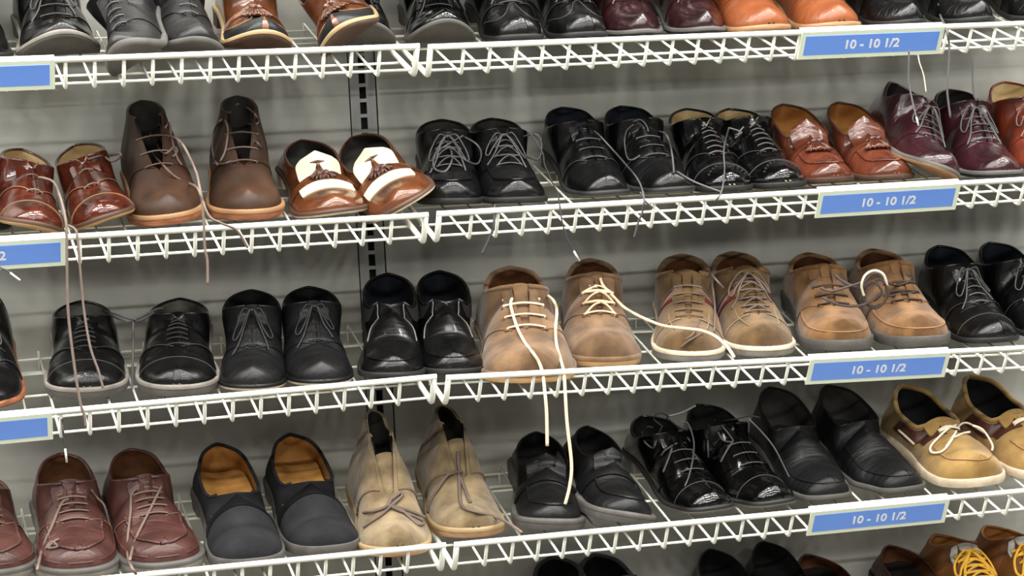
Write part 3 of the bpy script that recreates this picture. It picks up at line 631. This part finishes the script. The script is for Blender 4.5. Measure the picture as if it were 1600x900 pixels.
for t, h, lb in (((1655, 268), (1568, 128), 'red-brown low shoe cut by the right frame edge, second shelf'), ((1765, 262), (1655, 128), 'red-brown low shoe mostly past the right frame edge, second shelf')):
    s = place('derby_shoe', lb, 'shoe', 1, t, h, 118, dict(DB, upper=REDB, lining=LCRM, insole=LCRM), 'red-brown pair'); derby(s, REDB, KBRN)
# ---------------- third row
s = place('oxford_shoe', 'black laced shoe with brown sole cut by the left frame edge, third shelf', 'shoe', 2, (-20, 640), (-40, 425), 118, dict(DB, upper=BLK, sole=SORG, hF=.1), roll=8); derby(s, BLK, KGRY, edge=STI)
for t, h, lb, hd in (((137, 622), (127, 470), 'black oxford with thick grey sole, left of the pair tied together', 1), ((277, 618), (281, 466), 'black oxford with thick grey sole, right of the pair tied together', -1)):
    s = place('oxford_shoe', lb, 'shoe', 2, t, h, 134, dict(OX, upper=BLK, lining=LGRY, insole=LGRY, rimm=BLK, sole=SGRY, weltm=SGRL, st=.015, ts=.008, hh=.014, welt=.004, hand=hd, crease=.002, hF=.062), 'black oxfords tied together')
    oxford(s, BLK, KBLK, n=6, cap=True, edge=STI, stitch=STI)
    if hd > 0:
        px_lace(s, [[(148, 484), (160, 485), (180, 491, .12), (207, 499, .08), (214, 498, .08), (232, 490, .12), (245, 483, .14), (255, 482, .15)], [(150, 487), (165, 490), (190, 500, .1), (207, 503, .08), (222, 500, .09), (240, 489, .13)], [(208, 500, .08), (208, 540, .05), (207, 580, .02), (206, 608, -.02)]], KBLK, r=.0016)
        px_lace(s, [[(97, 655, -.02), (98, 670, -.03), (99.5, 681, -.03), (102, 702, -.03)]], KBLK, r=.0015, tip=.018)
for t, h, lb, hd in (((395, 610), (393, 453), 'black laced shoe with pale sole underside, left of its pair, third shelf', 1), ((503, 602), (482, 448), 'black laced shoe with pale sole underside, right of its pair, third shelf', -1)):
    s = place('oxford_shoe', lb, 'shoe', 2, t, h, 112, dict(DB, upper=BLKM, sole=SCRM, weltm=BLKM, hand=hd, gap=.001, gapt=.002, ht=.030, ts=.012, crease=.0022, st=.008, welt=.002), 'black laced pair with pale soles')
    derby(s, BLKM, KBLK, n=2, vf=.93, ve=.86, bow=True, sf=.60)
for t, h, lb, hd in (((615, 590), (606, 428), 'black slip-on with dark blue lining left of the shelf gap, third shelf', 1), ((710, 584), (686, 424), 'black slip-on with dark blue lining right of the shelf gap, third shelf', -1)):
    s = place('slip_on_shoe', lb, 'shoe', 2, t, h, 114, dict(LO, upper=BLK, lining=LNAV, insole=LBLK, hand=hd, sth=.46, sv=.53, hF=.064, hv=.058, hS=.046, hH=.05, toe='wide', rim=.003, crease=.002, sole=SBLK, ht=.027), 'black slip-ons with dark blue lining')
    s.apron(BLK, BLK, v0=.42, s0=.52, s1=.93, r=.0012)
    for sd in (-1, 1):
        a = np.linspace(.32, .445, 8)[:, None]; v = np.linspace(.56, .97, 6)[None]; s.patch('elastic_gusset', np.full((8, 6), sd), a + 0 * v, v + 0 * a, .0018, LBLK)
        q = smooth_path([(.452, .97), (.47, .66), (.52, .56), (.58, .49), (.66, .44)], 4); s.seam('stitching', np.full(len(q), sd), q[:, 0], q[:, 1], .0022, .0010, mat('gusset_edge', (120, 118, 114), .5))
for t, h, lb, hd in (((834, 597), (797, 418), 'tan suede derby with laces hanging over the rail', 1), ((945, 572), (922, 406), 'tan suede derby with one long lace trailing right', -1)):
    s = place('suede_derby', lb, 'shoe', 2, t, h, 160 if hd > 0 else 132, dict(DB, upper=SUE, lining=LBRN, insole=LBRN, sole=SGUM, weltm=SUE, hand=hd, toe='wide', ht=.036, hv=.050, hF=.082, hH=.062, hS=.052, st=.013, hh=.008, rim=.004, ts=.010, gap=.004, gapt=.014 if hd > 0 else .006, wo=.047 if hd > 0 else .041), 'tan suede derbies')
    s.quarters(SUE, vf=.80 if hd > 0 else .84, edge=STB, sf=.56); s.tongue(SUE, up=.012, w=.026)
    s.laces(4, .77, KCRM, 'both' if hd < 0 else 'bar', r=.0021, hi=.02, lift=.004, eyelet=LBRN)
    px_lace(s, [[(800, 466), (798, 478), (807, 509), (820, 535), (834, 553), (843, 568), (848, 585, -.02), (851, 610, -.036), (854, 645, -.04), (855, 697, -.042)], [(856, 462), (865, 470), (870, 486), (868, 515), (870, 540), (877, 565), (881, 582, -.02), (883, 610, -.036), (886, 660, -.04), (893, 725, -.042), (890, 760, -.042), (883, 788, -.042)]] if hd > 0 else
            [[(938, 435), (943, 447), (960, 465), (975, 480), (991, 490), (1012, 500, .10), (1037, 509, .08), (1070, 513, .06), (1098, 517, .04), (1120, 527, .02), (1137, 543, -.01), (1147, 558, -.03)]], KCRM, r=.0024)
for t, h, lb, hd in (((1080, 564), (1066, 400), 'olive-tan suede sneaker with dark red side stripes, left of its pair', 1), ((1198, 556), (1143, 396), 'olive-tan suede sneaker with loose cords, right of its pair', -1)):
    s = place('sneaker', lb, 'shoe', 2, t, h, 126, dict(DB, upper=SNK, lining=LBRN, insole=LTAN, sole=SGRL, weltm=SCRM, hand=hd, sth=.42, sv=.74, hF=.078, ht=.033, hv=.040, hH=.062, hS=.05, st=.014, hh=.006, rim=.005, ts=.010, gap=.003, gapt=.010, crease=.0008), 'olive-tan suede sneakers')
    s.quarters(SNK, vf=.84, edge=STW, sf=.74, top=lambda b: .78 - .02 * b); s.tongue(SNK, up=.012)
    s.laces(6, .80, KBRN, 'bar' if hd > 0 else 'both', r=.0016, hi=.02, lift=.003, bow=hd < 0)
    for sd in (-1, 1):
        for k in range(2):
            v = np.linspace(.10, .72, 10)[None]; a = np.linspace(0, 1, 4)[:, None]; s.patch('stripe', np.full((4, 10), sd), .50 + .075 * k + .028 * a - .05 * (1 - v), v + 0 * a, .0022, KRED)
        s.seam('stitching', [sd] * 10, np.linspace(.66, .9, 10), np.full(10, .62), .001, .0008, STW)
    if hd > 0: px_lace(s, [[(1090, 425), (1105, 422), (1112, 440), (1117, 480), (1116, 518)], [(1098, 520), (1080, 530), (1070, 537), (1064, 542)], [(1092, 500), (1084, 520), (1072, 530)], [(1108, 424), (1118, 436, .12), (1130, 450, .12)]], KBRN, r=.0016)
for t, h, lb, hd in (((1320, 546), (1262, 397), 'camel nubuck shoe with charcoal sole, left of the knotted pair', 1), ((1442, 540), (1362, 391), 'camel nubuck shoe with charcoal sole, right of the knotted pair', -1)):
    s = place('nubuck_derby', lb, 'shoe', 2, t, h, 130, dict(DB, upper=CAML, lining=LBRN, insole=LBRN, sole=SGRY, hand=hd, hF=.074, toe='wide', ht=.033, st=.015, hh=.012, ts=.012, rim=.004, gap=.005, gapt=.010), 'camel nubuck shoes knotted together')
    s.quarters(CAML, vf=.80, edge=STB, sf=.56); s.tongue(CAML, up=.012, w=.024); s.laces(4, .76, KDBR, 'bar', r=.0022, hi=.04)
    s.seam('mudguard_seam', np.concatenate([-np.ones(14), np.ones(14)]), np.concatenate([np.linspace(.52, .995, 14), np.linspace(.995, .52, 14)]), np.full(28, .30), .0006, .0013, STB)
    if hd < 0:
        kn = [(1345, 470), (1352, 440), (1368, 428), (1384, 445), (1382, 470), (1366, 482), (1350, 468), (1356, 446), (1376, 436), (1388, 458), (1374, 478), (1352, 474), (1348, 452), (1364, 440), (1378, 456), (1366, 470)]
        px_lace(s, [[(x, y, .075 - .002 * (i % 5)) for i, (x, y) in enumerate(kn)], [(1305, 430, .13), (1318, 440, .11), (1335, 448, .085), (1350, 452, .075)], [(1282, 450, .1), (1300, 455, .09), (1325, 448, .08), (1350, 440, .075)], [(1285, 465, .09), (1310, 476, .07), (1340, 478, .07), (1362, 470, .07), (1374, 460, .07)], [(1384, 440, .075), (1400, 446), (1420, 440), (1424, 436)], [(1382, 462, .075), (1396, 462), (1416, 458), (1430, 456)]], KDBR, r=.0024)
        px_lace(s, [[(1350, 462, .068), (1346, 446, .066), (1352, 430, .066), (1366, 423, .066), (1380, 429, .066), (1386, 446, .068)]], KWHT, r=.0026, name='lace_loop')
for t, h, lb, hd in (((1562, 534), (1466, 384), 'black cap-toe laced shoe near the right frame edge, third shelf', 1), ((1668, 524), (1545, 379), 'black cap-toe laced shoe cut by the right frame edge, third shelf', -1)):
    s = place('oxford_shoe', lb, 'shoe', 2, t, h, 118, dict(OX, upper=BLK, lining=LNAV, insole=LNAV, hand=hd, ts=.016), 'black cap-toe pair at the right'); oxford(s, BLK, KGRY, n=5, cap=True, stitch=STI, edge=STI, bow=True)
# ---------------- fourth row
MO = dict(DB, upper=MOC, lining=LBRN, insole=LCRM, sole=SGRL, weltm=SGRY, toe='wide', ht=.032, hv=.046, hF=.066, hH=.056, st=.014, hh=.012, ts=.008, welt=.006, rim=.003, gap=.003, gapt=.006, crease=.0022)
for t, h, lb, hd in (((0, 905), (-42, 742), 'oxblood apron-toe shoe cut by the left frame edge, fourth shelf', -1), ((128, 903), (95, 709), 'oxblood apron-toe laced shoe with a frayed lace, left of its pair', 1), ((262, 893), (203, 702), 'oxblood apron-toe laced shoe beside the black slippers', -1)):
    s = place('apron_derby', lb, 'shoe', 3, t, h, 140, dict(MO, hand=hd), 'oxblood apron-toe shoes')
    s.apron(MOC, MOC, v0=.52, s0=.62, s1=.90, r=.0024, pucker=True); s.quarters(MOC, vf=.84, sf=.58, edge=STB); s.tongue(MOC, up=.014, w=.025); s.laces(5, .80, KBRN, 'bar', r=.0018, hi=.03)
    s.seam('side_seam', np.concatenate([-np.ones(14), np.ones(14)]), np.concatenate([np.linspace(.5, .997, 14), np.linspace(.997, .5, 14)]), np.full(28, .2), .0004, .0013, MOC)
    if t[0] == 128: px_lace(s, [[(107, 780), (98, 784), (90, 800), (82, 820), (72, 842), (64, 865), (58, 890, -.045)], [(143, 766), (152, 778), (163, 790), (170, 815), (178, 835)], [(92, 842), (82, 848), (76, 856), (90, 854), (80, 846), (72, 858)]], KBRN, r=.0021)
    if t[0] == 262: px_lace(s, [[(212, 764), (205, 775), (204, 800), (200, 835), (199, 865), (205, 885, -.045), (213, 897, -.05)], [(252, 760), (245, 775), (230, 805), (215, 835), (207, 858), (203, 875, -.04)]], KBRN, r=.0021)
for t, h, lb, hd in (((398, 886), (338, 693), 'black slipper with worn tan insole, left of its pair', 1), ((515, 866), (452, 678), 'black slipper with worn tan insole, right of its pair', -1)):
    s = place('slipper', lb, 'slipper', 3, t, h, 126, dict(LO, upper=BLKS, lining=LTAN, insole=LTAN, sole=SGRY, hand=hd, sth=.52, sv=.60, L=.30, hF=.054, hS=.036, hH=.052, wo=.042, st=.014, hh=.014, ts=.014, rim=.0028, toe='wide', ht=.032, hv=.052, crease=0), 'black slippers')
    s.strap(BLKM, .545, .65, .08, off=.0015, name='vamp_band')
    P = np.linspace(0, 1, 9); f = np.linspace(-.84, .84, 11); ys = .04 + .50 * P; base = np.interp(ys, s.S, s.zS)[:, None] + .016 + .008 * (f[None] ** 2)
    hwL, hwR = np.interp(ys, s.S, s.hw[-1]), np.interp(ys, s.S, s.hw[1]); X = np.where(f[None] < 0, hwL[:, None], hwR[:, None]) * f[None]
    s.part('footbed', MB().grid(np.stack([X, np.broadcast_to(-ys[:, None] * s.L, X.shape), base], 2)), LTAN)
for t, h, lb, hd in (((625, 868), (582, 641), 'beige suede desert boot with slouched ankle left of the shelf gap', 1), ((743, 838), (690, 634), 'beige suede desert boot with open tongue right of the shelf gap', -1)):
    s = place('desert_boot', lb, 'boot', 3, t, h, 124, dict(CH, upper=BEI, lining=LCHA, insole=LBRN, sole=STAN, weltm=STW, hand=hd, st=.013, hh=.010, gapt=.016, wo=.024, hF=.105, crease=.0012, rim=.0014, pinch=.35), 'beige desert boots')
    s.quarters(BEI, sf=.46, vf=.90, off=.002, top=lambda b: .44 + .17 * b ** .7, edge=STB); s.tongue(BEI, up=-.015, w=.022, s0=.03, back=-.06, flop=.004)
    px_lace(s, [[(612, 776), (605, 790), (590, 797), (572, 800), (558, 803)], [(612, 780), (625, 770), (628, 775), (612, 790), (595, 805), (580, 815), (568, 824)], [(605, 788), (625, 795), (645, 812), (655, 820), (662, 817), (655, 810), (630, 800), (608, 790)], [(620, 792), (645, 800), (665, 808)]] if hd > 0 else
            [[(716, 706), (716, 725), (717, 738), (700, 742), (685, 762), (672, 785), (668, 800)], [(717, 738), (718, 760), (719, 780), (724, 793), (745, 800), (775, 808), (795, 818), (815, 832, -.04)], [(712, 738), (722, 737)], [(719, 745), (728, 768), (735, 785)]], KPIN, r=.0026)
for t, h, lb, hd, ro in (((865, 826), (838, 675), 'black strapped loafer with layered sole, left of its pair, fourth shelf', 1, -3), ((982, 816), (918, 666), 'black strapped loafer tipped to show its grey sole, fourth shelf', -1, -14)):
    s = place('loafer', lb, 'loafer', 3, t, h, 122, dict(LO, upper=BLKM, sole=SGRY, weltm=SGRY, hand=hd, ts=.018, toe='wide', st=.015, hh=.010, welt=.006, ht=.030, hF=.060, hv=.052), 'black strapped loafers', roll=ro)
    s.apron(BLKM, BLKM, v0=.52, s0=.58, s1=.90, r=.0022); s.strap(BLKM, .575, .67, .06, off=.0035); s.tongue(BLKM, up=.014, w=.031, s0=.03, back=.05, rnd=True)
    for x in (.53, .56): s.strap(BLKM, x, x + .008, .6, off=.0022, name='tongue_fold')
for t, h, lb, hd in (((1118, 798), (1003, 650), 'black pointed laced shoe with tangled laces, left of its pair, fourth shelf', 1), ((1214, 789), (1090, 632), 'black pointed laced shoe with tangled laces, right of its pair, fourth shelf', -1)):
    s = place('derby_shoe', lb, 'shoe', 3, t, h, 116, dict(DB, upper=BLKG, hand=hd, toe='chisel', sole=SGRL, weltm=SBLK, ts=.016), 'black pointed laced pair')
    derby(s, BLKG, KGRY, n=4, bow=False, vf=.83); s.toe_cap(.80, BLKG, stitch=STI)
    px_lace(s, [[(1034, 665), (1022, 655), (1028, 646), (1043, 650), (1035, 665), (1025, 690), (1020, 700), (1007, 690), (1003, 675), (1012, 667), (1020, 668)], [(1045, 650), (1065, 645), (1087, 634)], [(1045, 655), (1060, 668), (1075, 685), (1078, 690)], [(1065, 660), (1075, 662), (1084, 690), (1082, 720), (1076, 745), (1070, 760)], [(1058, 692), (1040, 703), (1033, 712)], [(1050, 700), (1045, 715), (1036, 738)]] if hd > 0 else
            [[(1118, 656), (1108, 665), (1106, 690), (1107, 715)], [(1130, 658), (1150, 655), (1172, 650), (1188, 653)], [(1122, 675), (1130, 688), (1145, 690), (1140, 680), (1128, 665)], [(1145, 690), (1135, 705), (1126, 722)], [(1170, 655), (1190, 675), (1210, 700), (1228, 735), (1233, 745)]], KGRY, r=.0017)
for t, h, lb, hd in (((1300, 780), (1202, 605), 'black plain slip-on behind the lowest blue label, left of its pair', 1), ((1415, 768), (1292, 602), 'black plain slip-on right above the lowest blue label', -1)):
    s = place('slip_on_shoe', lb, 'shoe', 3, t, h, 122, dict(LO, upper=BLKM, lining=LCHA, insole=LBLK, hand=hd, sth=.47, sv=.54, hF=.063, hv=.057, hS=.048, hH=.058, toe='chisel', ts=.012, sole=SGRY, crease=.0014), 'black plain slip-ons')
    s.apron(BLKM, BLKM, v0=.40, s0=.52, s1=.92, r=.0012)
for t, h, lb, hd in (((1538, 758), (1408, 603), 'sand nubuck boat shoe with dark brown collar and white bow', 1), ((1665, 745), (1512, 588), 'sand nubuck boat shoe cut by the right frame edge', -1)):
    s = place('boat_shoe', lb, 'shoe', 3, t, h, 138, dict(LO, upper=BOAT, lining=LBLK, insole=LBLK, sole=SCRM, hand=hd, sth=.50, sv=.60, hF=.054, hS=.040, hH=.056, wo=.042, toe='wide', ht=.034, st=.013, hh=.006, ts=.012, rim=.004, rimm=BOAT, crease=0), 'sand boat shoes')
    s.apron(BOAT, STB, v0=.50, s0=.66, s1=.90, r=.0011); s.tongue(BOAT, up=.012, w=.030, s0=.0)
    for sd in (-1, 1):
        a = np.linspace(0, 1, 16)[:, None]; v = np.linspace(0, 1, 10)[None]; s.patch('collar_panel', np.full((16, 10), sd), .62 * (1 - a) + .30 * a - .06 * (1 - v), .36 + (.52 - .0 * a) * v, .0022, BOATD)
    s.laces(2, .80, KWHT, 'bar', r=.0021, lo=-.02, hi=.06, lift=.004)
    if hd > 0: px_lace(s, [[(1494, 664), (1480, 671), (1465, 685), (1454, 698), (1456, 707), (1470, 706), (1482, 695), (1492, 678), (1500, 664), (1512, 661), (1530, 671), (1546, 682), (1554, 692), (1556, 703)], [(1497, 668), (1484, 690), (1478, 698)], [(1520, 665), (1536, 672), (1550, 694), (1550, 704)], [(1404, 672), (1415, 682), (1428, 694)], [(1492, 683), (1505, 677), (1516, 675)]], KWHT, r=.0022)
# ---------------- fifth row, only the collars reach into the picture
for t, h, lb, hd, P, f in (((925, 1046), (862, 871), 'black grey-edged collar showing under the fourth shelf, left of its pair', 1, dict(DB, upper=GRYU, lining=LBLK, rim=.004), 0), ((1015, 1040), (928, 867), 'black grey-edged collar showing under the fourth shelf, right of its pair', -1, dict(DB, upper=GRYU, lining=LBLK, rim=.004), 0),
        ((1195, 1024), (1108, 858), 'rounded black heel collar under the fourth shelf, left of its pair', 1, dict(LO, upper=BLK), 1), ((1285, 1016), (1190, 846), 'rounded black heel collar under the fourth shelf, right of its pair', -1, dict(LO, upper=BLK), 1),
        ((1368, 1012), (1258, 868), 'dark brown loafer collar low in the frame, left of its pair', 1, dict(LO, upper=BOATD, lining=LBRN), 1), ((1495, 1002), (1388, 852), 'dark brown loafer collar low in the frame, right of its pair', -1, dict(LO, upper=BOATD, lining=LBRN), 1)):
    s = place('derby_shoe' if not f else 'loafer', lb, 'shoe' if not f else 'loafer', 4, t, h, 114, dict(P, hand=hd), 'collars under the fourth shelf')
    if f: s.strap(P['upper'], .60, .68); s.tongue(P['upper'], up=.014)
    else: derby(s, GRYU, KGRY, bow=True)
for t, h, lb, hd in (((1575, 995), (1462, 842), 'hazel leather boot collar at the bottom right corner, left of its pair', 1), ((1680, 985), (1540, 822), 'hazel leather boot with yellow cords at the bottom right corner', -1)):
    s = place('ankle_boot', lb, 'boot', 4, t, h, 126, dict(CH, upper=ANK, lining=LTAN, insole=LTAN, hand=hd, hF=.085, hS=.065, hH=.07, wo=.036, sth=.38, rim=.003, gapt=.012, gap=.006), 'hazel ankle boots with yellow cords')
    s.quarters(ANK, vf=.84, sf=.5); s.tongue(GFAB, up=.03, w=.026, back=.0); s.laces(5, .80, KYEL, 'both', r=.0024, hi=.05, bow=True)
# ---------------- the shelf above the picture: copies of second-row shoes, there for the shade they give
def copy_up(o, dz):
    c = o.copy(); COL.objects.link(c); c.location.z += dz
    for k in o.children:
        if k.name.split('.')[0] == 'lace': continue
        d = k.copy(); COL.objects.link(d); d.parent = c
        for g in k.children: e = g.copy(); COL.objects.link(e); e.parent = d
    return c
for o in [q for q in COL.objects if q.type == 'EMPTY' and q.get('category') in ('shoe', 'loafer') and abs(q.location.z - shelf_z(1, q.location.x) - .085) < .05]:
    c = copy_up(o, 2 * HH); c['label'] = 'shoe copy added above the frame to shade the top shelf'; c['group'] = 'shoe copies added for shade'
